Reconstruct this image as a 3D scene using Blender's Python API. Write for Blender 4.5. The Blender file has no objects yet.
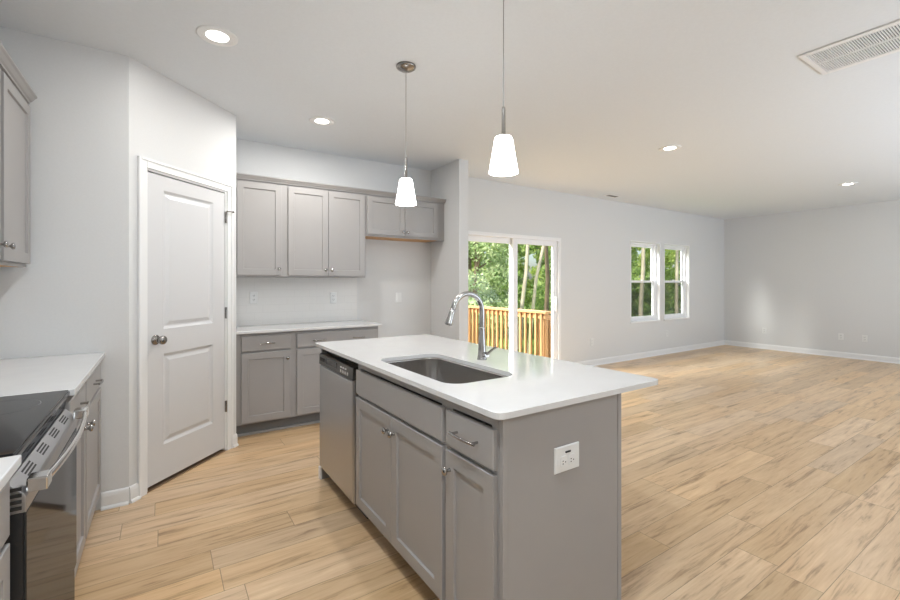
import bpy, bmesh, math, random
import numpy as np
from mathutils import Vector, Matrix, Quaternion
C = bpy.context.scene.collection
SC = bpy.context.scene
PI = math.pi
# ------------------------------------------------------------------ camera, world, sun, exposure
EYE = 1.349
cam = bpy.data.cameras.new('camera'); cam_o = bpy.data.objects.new('camera', cam); C.objects.link(cam_o)
cam.sensor_width = 36; cam.lens = 435 / 900 * 36; cam.shift_y = -17 / 900; cam.clip_start = .02; cam.clip_end = 300
cam_o.location = (0, 0, EYE); cam_o.rotation_euler = (PI / 2, 0, -math.radians(33.55))
SC.camera = cam_o
SC.view_settings.view_transform = 'Standard'; SC.view_settings.look = 'None'
SC.view_settings.gamma = 1; SC.view_settings.use_curve_mapping = False
SC.view_settings.exposure = 0.0
w = bpy.data.worlds.new('sky'); SC.world = w; w.use_nodes = True
nt = w.node_tree
sky = nt.nodes.new('ShaderNodeTexSky'); sky.sky_type = 'NISHITA'; sky.sun_disc = False
sky.sun_elevation = math.radians(52); sky.sun_rotation = math.radians(255); sky.air_density = 1.0; sky.dust_density = 3.0
nt.links.new(sky.outputs[0], nt.nodes['Background'].inputs[0]); nt.nodes['Background'].inputs[1].default_value = 0.30

def area(name, loc, target, sx, sy, power, color=(1, 1, 1), spread=180):
    l = bpy.data.lights.new(name, 'AREA'); l.shape = 'RECTANGLE'; l.size = sx; l.size_y = sy; l.energy = power; l.color = color
    l.spread = math.radians(spread)
    o = bpy.data.objects.new(name, l); C.objects.link(o); o.location = loc
    o.rotation_euler = (Vector(target) - Vector(loc)).to_track_quat('-Z', 'Y').to_euler()
    return o
sl = bpy.data.lights.new('sun', 'SUN'); sl.energy = 5.4; sl.angle = math.radians(1.5); sl.color = (1, .95, .86)
so = bpy.data.objects.new('sun', sl); C.objects.link(so)
so.rotation_euler = Vector((.75, .14, -1.0)).to_track_quat('-Z', 'Y').to_euler()
# added fill light in front of the windowless rear wall, behind the camera
area('added_rear_fill', (4.6, -3.2, 1.5), (4.6, 3, 1.3), 6.5, 2.0, 9, (.85, .94, 1))
# added area lights high outdoors, out of view, standing in for open sky
area('added_sky_fill', (6.5, 10.5, 8.5), (6.0, 3.2, 0), 9, 3, 900, (.95, .97, 1), 90)
area('added_sky_fill_west', (-2.8, 7.6, 6.6), (6.2, 4.2, 0), 5, 4, 950, (1, .98, .95), 70)  # added to throw a soft glare through the glass onto the floor
# added upward fill, unseen behind the camera, to brighten the ceiling
area('added_ceiling_fill', (6.2, -1.9, 1.2), (6.2, -.5, 2.74), 6.0, 1.4, 158, (.75, .865, 1), 150)

# ------------------------------------------------------------------ materials
def mat(name, col, rough=.5, metal=0., spec=.5, coat=0., emit=None, est=0.):
    m = bpy.data.materials.new(name); m.use_nodes = True
    b = m.node_tree.nodes['Principled BSDF']
    b.inputs['Base Color'].default_value = (*col, 1); b.inputs['Roughness'].default_value = rough
    b.inputs['Metallic'].default_value = metal; b.inputs['Specular IOR Level'].default_value = spec
    b.inputs['Coat Weight'].default_value = coat
    if emit: b.inputs['Emission Color'].default_value = (*emit, 1); b.inputs['Emission Strength'].default_value = est
    return m
def N(m, t, **kw):
    n = m.node_tree.nodes.new(t)
    for k, v in kw.items(): setattr(n, k, v)
    return n
def L(m, a, b): m.node_tree.links.new(a, b)
def math_n(m, op, a, b=None):
    n = N(m, 'ShaderNodeMath', operation=op)
    for i, x in enumerate((a, b)):
        if x is None: continue
        if isinstance(x, (int, float)): n.inputs[i].default_value = x
        else: L(m, x, n.inputs[i])
    return n.outputs[0]
def mottle(m, scale, amount, detail=3, stretch=(1, 1, 1), bump=0., rough_amt=0.):
    """vary the base colour (and bump) of a material by a noise in object space"""
    b = m.node_tree.nodes['Principled BSDF']; col = tuple(b.inputs['Base Color'].default_value)
    tc = N(m, 'ShaderNodeTexCoord'); mp = N(m, 'ShaderNodeMapping'); mp.inputs['Scale'].default_value = stretch
    L(m, tc.outputs['Object'], mp.inputs[0])
    no = N(m, 'ShaderNodeTexNoise'); no.inputs['Scale'].default_value = scale; no.inputs['Detail'].default_value = detail
    L(m, mp.outputs[0], no.inputs['Vector'])
    mr = N(m, 'ShaderNodeMapRange'); mr.inputs[1].default_value = .3; mr.inputs[2].default_value = .7
    mr.inputs[3].default_value = 1 - amount; mr.inputs[4].default_value = 1 + amount
    L(m, no.outputs[0], mr.inputs[0])
    vm = N(m, 'ShaderNodeVectorMath', operation='SCALE'); vm.inputs[0].default_value = col[:3]
    L(m, mr.outputs[0], vm.inputs['Scale']); L(m, vm.outputs[0], b.inputs['Base Color'])
    if rough_amt:
        r0 = b.inputs['Roughness'].default_value
        L(m, math_n(m, 'ADD', math_n(m, 'MULTIPLY', no.outputs[0], rough_amt), r0 - rough_amt / 2), b.inputs['Roughness'])
    if bump:
        bp = N(m, 'ShaderNodeBump'); bp.inputs['Strength'].default_value = bump; bp.inputs['Distance'].default_value = .002
        L(m, no.outputs[0], bp.inputs['Height']); L(m, bp.outputs[0], b.inputs['Normal'])
    return m

M = {}
M['wall'] = mottle(mat('wall_paint', (.70, .70, .695), .75, spec=.3), 90, .012, bump=.05)
M['ceiling'] = mottle(mat('ceiling_paint', (.77, .80, .83), .9, spec=.2), 60, .012, bump=.05)
M['trim'] = mat('white_trim_paint', (.83, .83, .825), .35)
M['door'] = mat('white_door_paint', (.665, .665, .67), .38)
M['cab'] = mottle(mat('grey_cabinet_paint', (.35, .335, .325), .38, spec=.45), 7, .012)
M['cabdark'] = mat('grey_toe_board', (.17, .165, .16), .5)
M['dark'] = mat('dark_void', (.012, .012, .012), .7)
M['ply'] = mottle(mat('raw_plywood', (.62, .36, .16), .6), 14, .12, stretch=(1, 8, 1))
M['quartz'] = mottle(mat('white_quartz', (.70, .695, .69), .07, spec=.6), 9, .018, detail=6)
M['steel'] = mottle(mat('brushed_stainless', (.45, .455, .47), .34, metal=1), 40, .05, stretch=(1, 1, 30), rough_amt=.08)
M['sinksteel'] = mottle(mat('satin_sink_steel', (.52, .50, .48), .2, metal=1), 60, .05, stretch=(20, 1, 1), rough_amt=.06)
M['nickel'] = mat('brushed_nickel', (.42, .41, .40), .2, metal=1)
M['darknickel'] = mat('dark_nickel', (.30, .285, .27), .22, metal=1)
M['chrome'] = mat('bright_chrome', (.72, .71, .70), .12, metal=1)
M['blackglass'] = mat('black_glass', (.012, .012, .013), .06, spec=.2)
def oven_glass():
    m = bpy.data.materials.new('oven_glass'); m.use_nodes = True; m.node_tree.nodes.clear()
    o = N(m, 'ShaderNodeOutputMaterial'); mx = N(m, 'ShaderNodeMixShader'); d = N(m, 'ShaderNodeBsdfDiffuse'); gl = N(m, 'ShaderNodeBsdfGlossy')
    d.inputs[0].default_value = (.02, .02, .02, 1); gl.inputs['Roughness'].default_value = .06; gl.inputs[0].default_value = (.92, .95, 1, 1)
    lw = N(m, 'ShaderNodeLayerWeight'); lw.inputs[0].default_value = .5
    L(m, math_n(m, 'ADD', math_n(m, 'MULTIPLY', math_n(m, 'POWER', lw.outputs['Facing'], 4), .42), .05), mx.inputs[0])
    L(m, d.outputs[0], mx.inputs[1]); L(m, gl.outputs[0], mx.inputs[2]); L(m, mx.outputs[0], o.inputs[0]); return m
M['oven_glass'] = oven_glass()
M['black'] = mat('black_plastic', (.018, .018, .019), .32)
M['panelgrey'] = mat('charcoal_panel', (.075, .073, .07), .28, metal=.6)
M['plastic'] = mat('white_plastic', (.78, .78, .765), .3)
M['slot'] = mat('slot_black', (.02, .02, .02), .6)
M['cord'] = mat('silver_cord', (.30, .30, .295), .35, metal=.3)
M['shade'] = mat('frosted_glass_shade', (.9, .9, .88), .35, emit=(1, .98, .95), est=15)
M['lens'] = mat('lit_lens', (.9, .9, .9), .4, emit=(1, .96, .90), est=9)
M['vinyl'] = mat('white_vinyl', (.87, .87, .88), .32)
def glass_mat():
    m = bpy.data.materials.new('window_glass'); m.use_nodes = True
    t = m.node_tree; t.nodes.clear()
    o = N(m, 'ShaderNodeOutputMaterial'); mx = N(m, 'ShaderNodeMixShader'); tr = N(m, 'ShaderNodeBsdfTransparent'); gl = N(m, 'ShaderNodeBsdfGlossy')
    gl.inputs['Roughness'].default_value = .02; tr.inputs[0].default_value = (.95, .97, .96, 1)
    lw = N(m, 'ShaderNodeLayerWeight'); lw.inputs[0].default_value = .5
    p5 = math_n(m, 'ADD', math_n(m, 'MULTIPLY', math_n(m, 'POWER', lw.outputs['Facing'], 5), .55), .012)
    L(m, p5, mx.inputs[0]); L(m, tr.outputs[0], mx.inputs[1]); L(m, gl.outputs[0], mx.inputs[2]); L(m, mx.outputs[0], o.inputs[0])
    return m
M['glass'] = glass_mat()
def screen_mat():
    m = bpy.data.materials.new('insect_screen'); m.use_nodes = True; m.node_tree.nodes.clear()
    o = N(m, 'ShaderNodeOutputMaterial'); mx = N(m, 'ShaderNodeMixShader'); tr = N(m, 'ShaderNodeBsdfTransparent'); d = N(m, 'ShaderNodeBsdfDiffuse')
    d.inputs[0].default_value = (.05, .05, .05, 1); mx.inputs[0].default_value = .35
    L(m, tr.outputs[0], mx.inputs[1]); L(m, d.outputs[0], mx.inputs[2]); L(m, mx.outputs[0], o.inputs[0]); return m
M['screen'] = screen_mat()
def floor_mat():
    m = mat('oak_plank_floor', (.5, .38, .25), .42, spec=.4)
    b = m.node_tree.nodes['Principled BSDF']
    W, LEN = .182, 1.22
    tc = N(m, 'ShaderNodeTexCoord'); sp = N(m, 'ShaderNodeSeparateXYZ'); L(m, tc.outputs['Object'], sp.inputs[0])
    x, y = sp.outputs[0], sp.outputs[1]
    yr = math_n(m, 'DIVIDE', math_n(m, 'ADD', y, .05), W); row = math_n(m, 'FLOOR', yr); fy = math_n(m, 'SUBTRACT', yr, row)
    wn = N(m, 'ShaderNodeTexWhiteNoise', noise_dimensions='1D'); L(m, row, wn.inputs['W'])
    xr = math_n(m, 'ADD', math_n(m, 'DIVIDE', x, LEN), math_n(m, 'MULTIPLY', wn.outputs[0], 7.3))
    colm = math_n(m, 'FLOOR', xr); fx = math_n(m, 'SUBTRACT', xr, colm)
    cb = N(m, 'ShaderNodeCombineXYZ'); L(m, colm, cb.inputs[0]); L(m, row, cb.inputs[1])
    w2 = N(m, 'ShaderNodeTexWhiteNoise', noise_dimensions='3D'); L(m, cb.outputs[0], w2.inputs['Vector'])
    tone = w2.outputs[0]; w2s = N(m, 'ShaderNodeSeparateColor'); L(m, w2.outputs[1], w2s.inputs[0])
    # grain, shifted from plank to plank
    gx = math_n(m, 'ADD', math_n(m, 'MULTIPLY', x, 1.5), math_n(m, 'MULTIPLY', w2s.outputs[0], 40))
    gy = math_n(m, 'ADD', math_n(m, 'MULTIPLY', y, 16), math_n(m, 'MULTIPLY', w2s.outputs[1], 40))
    gv = N(m, 'ShaderNodeCombineXYZ'); L(m, gx, gv.inputs[0]); L(m, gy, gv.inputs[1])
    g1 = N(m, 'ShaderNodeTexNoise'); g1.inputs['Scale'].default_value = 1.6; g1.inputs['Detail'].default_value = 6; g1.inputs['Roughness'].default_value = .62
    g1.inputs['Distortion'].default_value = .7
    L(m, gv.outputs[0], g1.inputs['Vector'])
    fgv = N(m, 'ShaderNodeCombineXYZ'); L(m, math_n(m, 'MULTIPLY', gx, 2.2), fgv.inputs[0]); L(m, math_n(m, 'MULTIPLY', gy, 5), fgv.inputs[1])
    g2 = N(m, 'ShaderNodeTexNoise'); g2.inputs['Scale'].default_value = 1.5; g2.inputs['Detail'].default_value = 4
    L(m, fgv.outputs[0], g2.inputs['Vector'])
    # broad cloudiness and the dark streaks / knots
    g3 = N(m, 'ShaderNodeTexNoise'); g3.inputs['Scale'].default_value = .55; g3.inputs['Detail'].default_value = 3; L(m, gv.outputs[0], g3.inputs['Vector'])
    r1 = N(m, 'ShaderNodeValToRGB'); cr = r1.color_ramp
    cr.elements[0].position = .34; cr.elements[0].color = FLOOR_DARK
    cr.elements[1].position = .66; cr.elements[1].color = FLOOR_LIGHT
    e = cr.elements.new(.465); e.color = FLOOR_MID
    mixv = math_n(m, 'ADD', math_n(m, 'MULTIPLY', g1.outputs[0], .60), math_n(m, 'ADD', math_n(m, 'MULTIPLY', g2.outputs[0], .17), math_n(m, 'MULTIPLY', g3.outputs[0], .23)))
    L(m, mixv, r1.inputs[0])
    tn = N(m, 'ShaderNodeMapRange'); tn.inputs[3].default_value = .87; tn.inputs[4].default_value = 1.09; L(m, tone, tn.inputs[0])
    vm = N(m, 'ShaderNodeVectorMath', operation='SCALE'); L(m, r1.outputs[0], vm.inputs[0]); L(m, tn.outputs[0], vm.inputs['Scale'])
    # some planks lean greyish
    hs = N(m, 'ShaderNodeHueSaturation'); mr2 = N(m, 'ShaderNodeMapRange'); mr2.inputs[3].default_value = .93; mr2.inputs[4].default_value = 1.16; L(m, w2s.outputs[2], mr2.inputs[0])
    L(m, mr2.outputs[0], hs.inputs['Saturation']); L(m, vm.outputs[0], hs.inputs['Color'])
    # seams
    sy = math_n(m, 'MINIMUM', fy, math_n(m, 'SUBTRACT', 1, fy)); sx = math_n(m, 'MINIMUM', fx, math_n(m, 'SUBTRACT', 1, fx))
    seam = math_n(m, 'MAXIMUM', math_n(m, 'LESS_THAN', sy, .0075), math_n(m, 'LESS_THAN', sx, .0013))
    mx = N(m, 'ShaderNodeMix', data_type='RGBA'); mx.inputs[7].default_value = (.20, .135, .08, 1)
    L(m, math_n(m, 'MULTIPLY', seam, .75), mx.inputs[0]); L(m, hs.outputs[0], mx.inputs[6]); L(m, mx.outputs[2], b.inputs['Base Color'])
    L(m, math_n(m, 'ADD', math_n(m, 'MULTIPLY', g1.outputs[0], .16), .24), b.inputs['Roughness'])
    bp = N(m, 'ShaderNodeBump'); bp.inputs['Strength'].default_value = .12; bp.inputs['Distance'].default_value = .003
    L(m, math_n(m, 'SUBTRACT', g2.outputs[0], math_n(m, 'MULTIPLY', seam, 1.5)), bp.inputs['Height']); L(m, bp.outputs[0], b.inputs['Normal'])
    return m
FLOOR_DARK = (.27, .165, .092, 1); FLOOR_MID = (.625, .437, .268, 1); FLOOR_LIGHT = (.755, .565, .366, 1)
M['floor'] = floor_mat()
def tile_mat():
    m = mat('white_subway_tile', (.80, .80, .785), .32, spec=.4)
    b = m.node_tree.nodes['Principled BSDF']
    tc = N(m, 'ShaderNodeTexCoord'); sp = N(m, 'ShaderNodeSeparateXYZ'); L(m, tc.outputs['Object'], sp.inputs[0])
    cb = N(m, 'ShaderNodeCombineXYZ'); L(m, sp.outputs[0], cb.inputs[0]); L(m, sp.outputs[2], cb.inputs[1])
    br = N(m, 'ShaderNodeTexBrick'); br.inputs['Scale'].default_value = 1; br.inputs['Brick Width'].default_value = .152; br.inputs['Row Height'].default_value = .0755
    br.inputs['Mortar Size'].default_value = .0018; br.inputs['Color1'].default_value = (.75, .735, .71, 1); br.inputs['Color2'].default_value = (.742, .727, .702, 1)
    br.inputs['Mortar'].default_value = (.70, .685, .66, 1)
    L(m, cb.outputs[0], br.inputs['Vector']); L(m, br.outputs[0], b.inputs['Base Color'])
    bp = N(m, 'ShaderNodeBump'); bp.inputs['Strength'].default_value = .08; bp.inputs['Distance'].default_value = .001; bp.invert = True
    L(m, br.outputs[1], bp.inputs['Height']); L(m, bp.outputs[0], b.inputs['Normal'])
    return m
M['tile'] = tile_mat()
M['pine'] = mottle(mat('treated_pine', (.34, .185, .075), .65), 5, .18, stretch=(6, 6, 1))
M['pine_deck'] = mottle(mat('treated_pine_decking', (.36, .24, .12), .7), 5, .18, stretch=(1, 8, 1))
M['siding'] = mat('pale_siding', (.62, .61, .58), .6)
M['lawn'] = mottle(mat('lawn', (.16, .23, .06), .9, spec=.1), 3, .35, detail=8)
M['bark_pale'] = mottle(mat('pale_bark', (.52, .45, .35), .85, spec=.1), 9, .25, stretch=(1, 1, .3))
M['bark_dark'] = mottle(mat('dark_bark', (.22, .16, .11), .9, spec=.1), 9, .3, stretch=(1, 1, .3))
def leaf_mat(name, a, b_, trans=.45):
    m = bpy.data.materials.new(name); m.use_nodes = True; m.node_tree.nodes.clear()
    o = N(m, 'ShaderNodeOutputMaterial'); mx = N(m, 'ShaderNodeMixShader'); d = N(m, 'ShaderNodeBsdfDiffuse'); t = N(m, 'ShaderNodeBsdfTranslucent')
    ge = N(m, 'ShaderNodeNewGeometry'); rp = N(m, 'ShaderNodeValToRGB')
    rp.color_ramp.elements[0].color = (*a, 1); rp.color_ramp.elements[1].color = (*b_, 1)
    L(m, ge.outputs['Random Per Island'], rp.inputs[0]); L(m, rp.outputs[0], d.inputs[0]); L(m, rp.outputs[0], t.inputs[0])
    mx.inputs[0].default_value = trans; L(m, d.outputs[0], mx.inputs[1]); L(m, t.outputs[0], mx.inputs[2]); L(m, mx.outputs[0], o.inputs[0])
    return m
M['leaf_bright'] = leaf_mat('bright_leaves', (.34, .50, .10), (.78, .84, .34))
M['leaf_mid'] = leaf_mat('mid_leaves', (.21, .35, .10), (.56, .68, .26))
M['leaf_grey'] = leaf_mat('sage_leaves', (.24, .35, .15), (.62, .68, .40))
M['leaf_dark'] = leaf_mat('dark_leaves', (.11, .21, .07), (.32, .46, .16))

# ------------------------------------------------------------------ mesh helpers
class MB:
    def __init__(s): s.v = []; s.f = []; s.sm = []
    def add(s, vs, fs, smooth=False):
        o = len(s.v); s.v += [tuple(v) for v in vs]; s.f += [tuple(i + o for i in f) for f in fs]; s.sm += [smooth] * len(fs); return s
    def box(s, x0, x1, y0, y1, z0, z1):
        vs = [(x, y, z) for z in (z0, z1) for y in (y0, y1) for x in (x0, x1)]
        return s.add(vs, [(0, 2, 3, 1), (4, 5, 7, 6), (0, 1, 5, 4), (2, 6, 7, 3), (0, 4, 6, 2), (1, 3, 7, 5)])
    def prism(s, poly, z0, z1, axis='z'):
        """poly: counter-clockwise 2D outline, extruded along an axis"""
        n = len(poly)
        def P(p, h):
            return (p[0], p[1], h) if axis == 'z' else ((h, p[0], p[1]) if axis == 'x' else (p[0], h, p[1]))
        vs = [P(p, z0) for p in poly] + [P(p, z1) for p in poly]
        fs = [tuple(range(n))[::-1], tuple(range(n, 2 * n))] + [(i, (i + 1) % n, n + (i + 1) % n, n + i) for i in range(n)]
        return s.add(vs, fs)
    def lathe(s, prof, c=(0, 0, 0), axis=(0, 0, 1), n=28, smooth=True, cap=True):
        q = Vector((0, 0, 1)).rotation_difference(Vector(axis)); c = Vector(c)
        vs = []; fs = []
        for r, h in prof:
            for k in range(n):
                a = 2 * PI * k / n; vs.append(c + q @ Vector((r * math.cos(a), r * math.sin(a), h)))
        for i in range(len(prof) - 1):
            for k in range(n): fs.append((i * n + k, i * n + (k + 1) % n, (i + 1) * n + (k + 1) % n, (i + 1) * n + k))
        s.add(vs, fs, smooth)
        if cap:
            m = len(prof) - 1
            s.add([vs[k] for k in range(n)], [tuple(range(n))[::-1]]); s.add([vs[m * n + k] for k in range(n)], [tuple(range(n))])
        return s
    def tube(s, pts, rad, n=12, smooth=True, flat=1.0):
        pts = [Vector(p) for p in pts]; R = rad if isinstance(rad, (list, tuple)) else [rad] * len(pts)
        T = [(pts[min(i + 1, len(pts) - 1)] - pts[max(i - 1, 0)]).normalized() for i in range(len(pts))]
        u = T[0].orthogonal().normalized(); vs = []; fs = []
        for i, p in enumerate(pts):
            u = (u - T[i] * u.dot(T[i])).normalized(); v = T[i].cross(u)
            for k in range(n):
                a = 2 * PI * k / n; vs.append(p + (u * math.cos(a) + v * math.sin(a) * flat) * R[i])
        for i in range(len(pts) - 1):
            for k in range(n): fs.append((i * n + k, i * n + (k + 1) % n, (i + 1) * n + (k + 1) % n, (i + 1) * n + k))
        s.add(vs, fs, smooth); m = (len(pts) - 1) * n
        s.add(vs[:n], [tuple(range(n))[::-1]]); s.add(vs[m:m + n], [tuple(range(n))])
        return s
    def loops(s, x0, x1, z0, z1, prof, back=True):
        """rectangular relief facing -y: prof = [(inset, y), ...] from the back edge to the middle"""
        vs = []; fs = []
        for i, y in prof:
            vs += [(x0 + i, y, z0 + i), (x1 - i, y, z0 + i), (x1 - i, y, z1 - i), (x0 + i, y, z1 - i)]
        for k in range(len(prof) - 1):
            for j in range(4): fs.append((4 * k + j, 4 * k + (j + 1) % 4, 4 * k + 4 + (j + 1) % 4, 4 * k + 4 + j))
        m = 4 * (len(prof) - 1); fs.append((m, m + 1, m + 2, m + 3))
        if back: fs.append((3, 2, 1, 0))
        return s.add(vs, fs)
    def build(s, name, m, parent=None, bevel=0., seg=2):
        me = bpy.data.meshes.new(name); me.from_pydata(s.v, [], s.f); me.polygons.foreach_set('use_smooth', s.sm); me.update()
        bm = bmesh.new(); bm.from_mesh(me); bmesh.ops.recalc_face_normals(bm, faces=bm.faces); bm.to_mesh(me); bm.free()
        me.materials.append(m)
        o = bpy.data.objects.new(name, me); C.objects.link(o)
        if parent: o.parent = parent
        if bevel:
            b = o.modifiers.new('edge', 'BEVEL'); b.width = bevel; b.segments = seg; b.limit_method = 'ANGLE'; b.angle_limit = math.radians(40)
            b.harden_normals = False
        return o
def bm_obj(name, bm, m, parent=None):
    bmesh.ops.recalc_face_normals(bm, faces=bm.faces)
    me = bpy.data.meshes.new(name); bm.to_mesh(me); bm.free(); me.materials.append(m)
    o = bpy.data.objects.new(name, me); C.objects.link(o)
    if parent: o.parent = parent
    return o
def tag(o, label=None, cat=None, group=None, kind=None):
    if label: o['label'] = label
    if cat: o['category'] = cat
    if group: o['group'] = group
    if kind: o['kind'] = kind
    return o
def thing(name, label, cat, loc=(0, 0, 0), rot=0, group=None):
    o = bpy.data.objects.new(name, None); C.objects.link(o); o.empty_display_size = .05
    o.location = loc; o.rotation_euler = (0, 0, rot); return tag(o, label, cat, group)
def structure(o): o['kind'] = 'structure'; return o
def copy_tree(o, parent=None):
    c = o.copy(); C.objects.link(c)
    if parent: c.parent = parent
    for ch in [x for x in SC.objects if x.parent == o]: copy_tree(ch, c)
    return c
def rrect(x0, x1, y0, y1, r, n=8):
    rs = r if isinstance(r, (list, tuple)) else [r] * 4
    pts = []
    for (cx, cy, a0, q) in ((x0, y0, PI, rs[0]), (x1, y0, 1.5 * PI, rs[1]), (x1, y1, 0, rs[2]), (x0, y1, .5 * PI, rs[3])):
        sx = 1 if cx == x0 else -1; sy = 1 if cy == y0 else -1
        for k in range(n + 1):
            a = a0 + .5 * PI * k / n; pts.append((cx + sx * q + q * math.cos(a), cy + sy * q + q * math.sin(a)))
    return pts

# ------------------------------------------------------------------ room shell
CEIL = 2.74
YB = 4.62; YO = 4.77            # window wall, inside and outside faces
XR = 10.27; XL = -.93; YF = -3.4
PX, PY = -.167, 3.31             # pantry corner (side wall meets the diagonal wall)
DX, DY = .517, 3.994             # far end of the diagonal wall
SDX0, SDX1, SDZ = 3.22, 5.09, 2.035   # sliding door opening
W1 = (6.87, 7.79); W2 = (7.92, 8.83); WZ = (.637, 2.10)
structure(MB().box(-1.1, XR + .15, YF - .15, YO, -.12, 0).build('floor', M['floor']))
structure(MB().box(-1.1, XR + .15, YF - .15, YO, CEIL, CEIL + .16).build('ceiling', M['ceiling']))
b = MB()
b.box(-1.1, SDX0, YB, YO, 0, CEIL); b.box(SDX0, SDX1, YB, YO, SDZ, CEIL); b.box(SDX1, W1[0], YB, YO, 0, CEIL)
for a in (W1, W2): b.box(*a, YB, YO, 0, WZ[0]); b.box(*a, YB, YO, WZ[1], CEIL)
b.box(W1[1], W2[0], YB, YO, 0, CEIL); b.box(W2[1], XR + .15, YB, YO, 0, CEIL)
structure(b.build('wall_back', M['wall']))
structure(MB().box(XR, XR + .15, YF, YB, 0, CEIL).build('wall_right', M['wall']))
structure(MB().box(XL - .15, XL, YF, YB, 0, CEIL).build('wall_left', M['wall']))
structure(MB().box(-1.1, XR + .15, YF - .15, YF, 0, CEIL).build('wall_front', M['wall']))
structure(MB().box(XL, PX, PY, PY + .1, 0, CEIL).build('wall_pantry_side', M['wall']))
structure(MB().box(2.78, 2.905, 4.005, YB, 0, CEIL).build('wall_wing', M['wall']))
structure(MB().box(DX - .1, DX, DY, YB, 0, CEIL).build('wall_recess', M['wall']))
# diagonal wall, in its own frame: local x along the wall, local +y into the pantry
DL = math.hypot(DX - PX, DY - PY); DA = math.atan2(DY - PY, DX - PX)
DO0, DO1, DOZ = .118, .853, 2.085                # door opening along the wall
dw = MB().box(0, DO0, 0, .1, 0, CEIL).box(DO1, DL, 0, .1, 0, CEIL).box(DO0, DO1, 0, .1, DOZ, CEIL).build('wall_diagonal', M['wall'])
dw.location = (PX, PY, 0); dw.rotation_euler = (0, 0, DA); structure(dw)
# baseboards (profile: depth, height)
BP = [(0, 0), (.024, 0), (.023, .009), (.018, .016), (.013, .019), (.013, .075), (.009, .092), (.004, .1), (0, .1)]
def baseboard(name, p0, p1):
    """room lies on the right-hand side going from p0 to p1"""
    d = Vector((p1[0] - p0[0], p1[1] - p0[1], 0)); ln = d.length
    m = MB().prism([(-a, z) for a, z in BP], 0, ln, 'x')
    o = m.build(name, M['trim']); o.location = (*p0, 0); o.rotation_euler = (0, 0, math.atan2(d.y, d.x)); return structure(o)
baseboard('baseboard_back', (SDX1 + .02, YB), (XR - .013, YB))
baseboard('baseboard_right', (XR, YB), (XR, YF))
baseboard('baseboard_pantry', (-.30, PY), (PX, PY))
baseboard('baseboard_diagonal_left', (PX, PY), (PX + .062 * math.cos(DA), PY + .062 * math.sin(DA)))
baseboard('baseboard_diagonal_right', (PX + .915 * math.cos(DA), PY + .915 * math.sin(DA)), (DX, DY))
baseboard('baseboard_wing', (2.78, YB), (2.78, 4.005))
baseboard('baseboard_wing_end', (2.78, 4.005), (2.905, 4.005))
baseboard('baseboard_fridge_recess', (1.90, YB), (2.767, YB))

# ------------------------------------------------------------------ pantry door (door_1)
d1 = bpy.data.objects.new('door_1', None); C.objects.link(d1); d1.location = (PX, PY, 0); d1.rotation_euler = (0, 0, DA); structure(d1)
tag(d1, 'white two-panel pantry door set in the angled wall', 'door')
cs = MB()
CW = .062
for x0, x1, z0, z1 in ((DO0 - CW, DO0, 0, DOZ + CW), (DO1, DO1 + CW, 0, DOZ + CW), (DO0, DO1, DOZ, DOZ + CW)):
    cs.box(x0, x1, -.011, 0, z0, z1)
cs.box(DO0 - CW, DO0 - CW + .018, -.017, -.011, 0, DOZ + CW).box(DO1 + CW - .018, DO1 + CW, -.017, -.011, 0, DOZ + CW).box(DO0 - CW + .018, DO1 + CW - .018, -.017, -.011, DOZ + CW - .018, DOZ + CW)
cs.build('door_casing', M['trim'], d1, .003)
MB().box(DO0, DO0 + .012, 0, .1, 0, DOZ).box(DO1 - .012, DO1, 0, .1, 0, DOZ).box(DO0 + .012, DO1 - .012, 0, .1, DOZ - .012, DOZ).build('door_jamb', M['trim'], d1)
S0, S1, SZ0, SZ1 = DO0 + .015, DO1 - .015, .03, DOZ - .02
pn = [(.262, .692)]; pz = [(.285, .87), (1.055, 2.0 - .0)]
P0, P1 = S0 + .125, S1 - .125
slab = MB()
yf = .006
pzs = [(SZ0 + .235, .875), (1.04, SZ1 - .095)]
for x0, x1, z0, z1 in ((S0, P0, SZ0, SZ1), (P1, S1, SZ0, SZ1), (P0, P1, SZ0, pzs[0][0]), (P0, P1, pzs[0][1], pzs[1][0]), (P0, P1, pzs[1][1], SZ1)):
    slab.add([(x0, yf, z0), (x1, yf, z0), (x1, yf, z1), (x0, yf, z1)], [(0, 1, 2, 3)])
for z0, z1 in pzs:
    slab.loops(P0, P1, z0, z1, [(0, yf), (.004, yf + .003), (.016, yf + .011), (.026, yf + .011), (.05, yf + .003)], back=False)
slab.box(S0, S1, yf + .012, yf + .035, SZ0, SZ1)
slab.add([(S0, yf, SZ0), (S0, yf + .012, SZ0), (S0, yf + .012, SZ1), (S0, yf, SZ1)], [(0, 1, 2, 3)])
slab.add([(S1, yf, SZ0), (S1, yf + .012, SZ0), (S1, yf + .012, SZ1), (S1, yf, SZ1)], [(0, 1, 2, 3)])
slab.add([(S0, yf, SZ1), (S0, yf + .012, SZ1), (S1, yf + .012, SZ1), (S1, yf, SZ1)], [(0, 1, 2, 3)])
slab.add([(S0, yf, SZ0), (S0, yf + .012, SZ0), (S1, yf + .012, SZ0), (S1, yf, SZ0)], [(0, 1, 2, 3)])
slab.build('door_leaf', M['door'], d1)
kx, kz = S0 + .062, .975
MB().lathe([(.0, -.002), (.033, -.002), (.033, .004), (.026, .009), (.012, .012), (.011, .03), (.018, .036), (.0265, .046), (.029, .056), (.0265, .066), (.017, .072), (.0, .0735)], (kx, yf, kz), (0, -1, 0), 32, cap=False).build('door_knob', M['darknickel'], d1)
for z in (.36, 1.11, 1.875):
    h = MB().tube([(S1 + .006, -.006, z - .045), (S1 + .006, -.006, z + .045)], .0065, 10).box(S1 - .001, S1 + .013, -.003, .004, z - .044, z + .044)
    h.build('hinge', M['darknickel'], d1)
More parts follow.
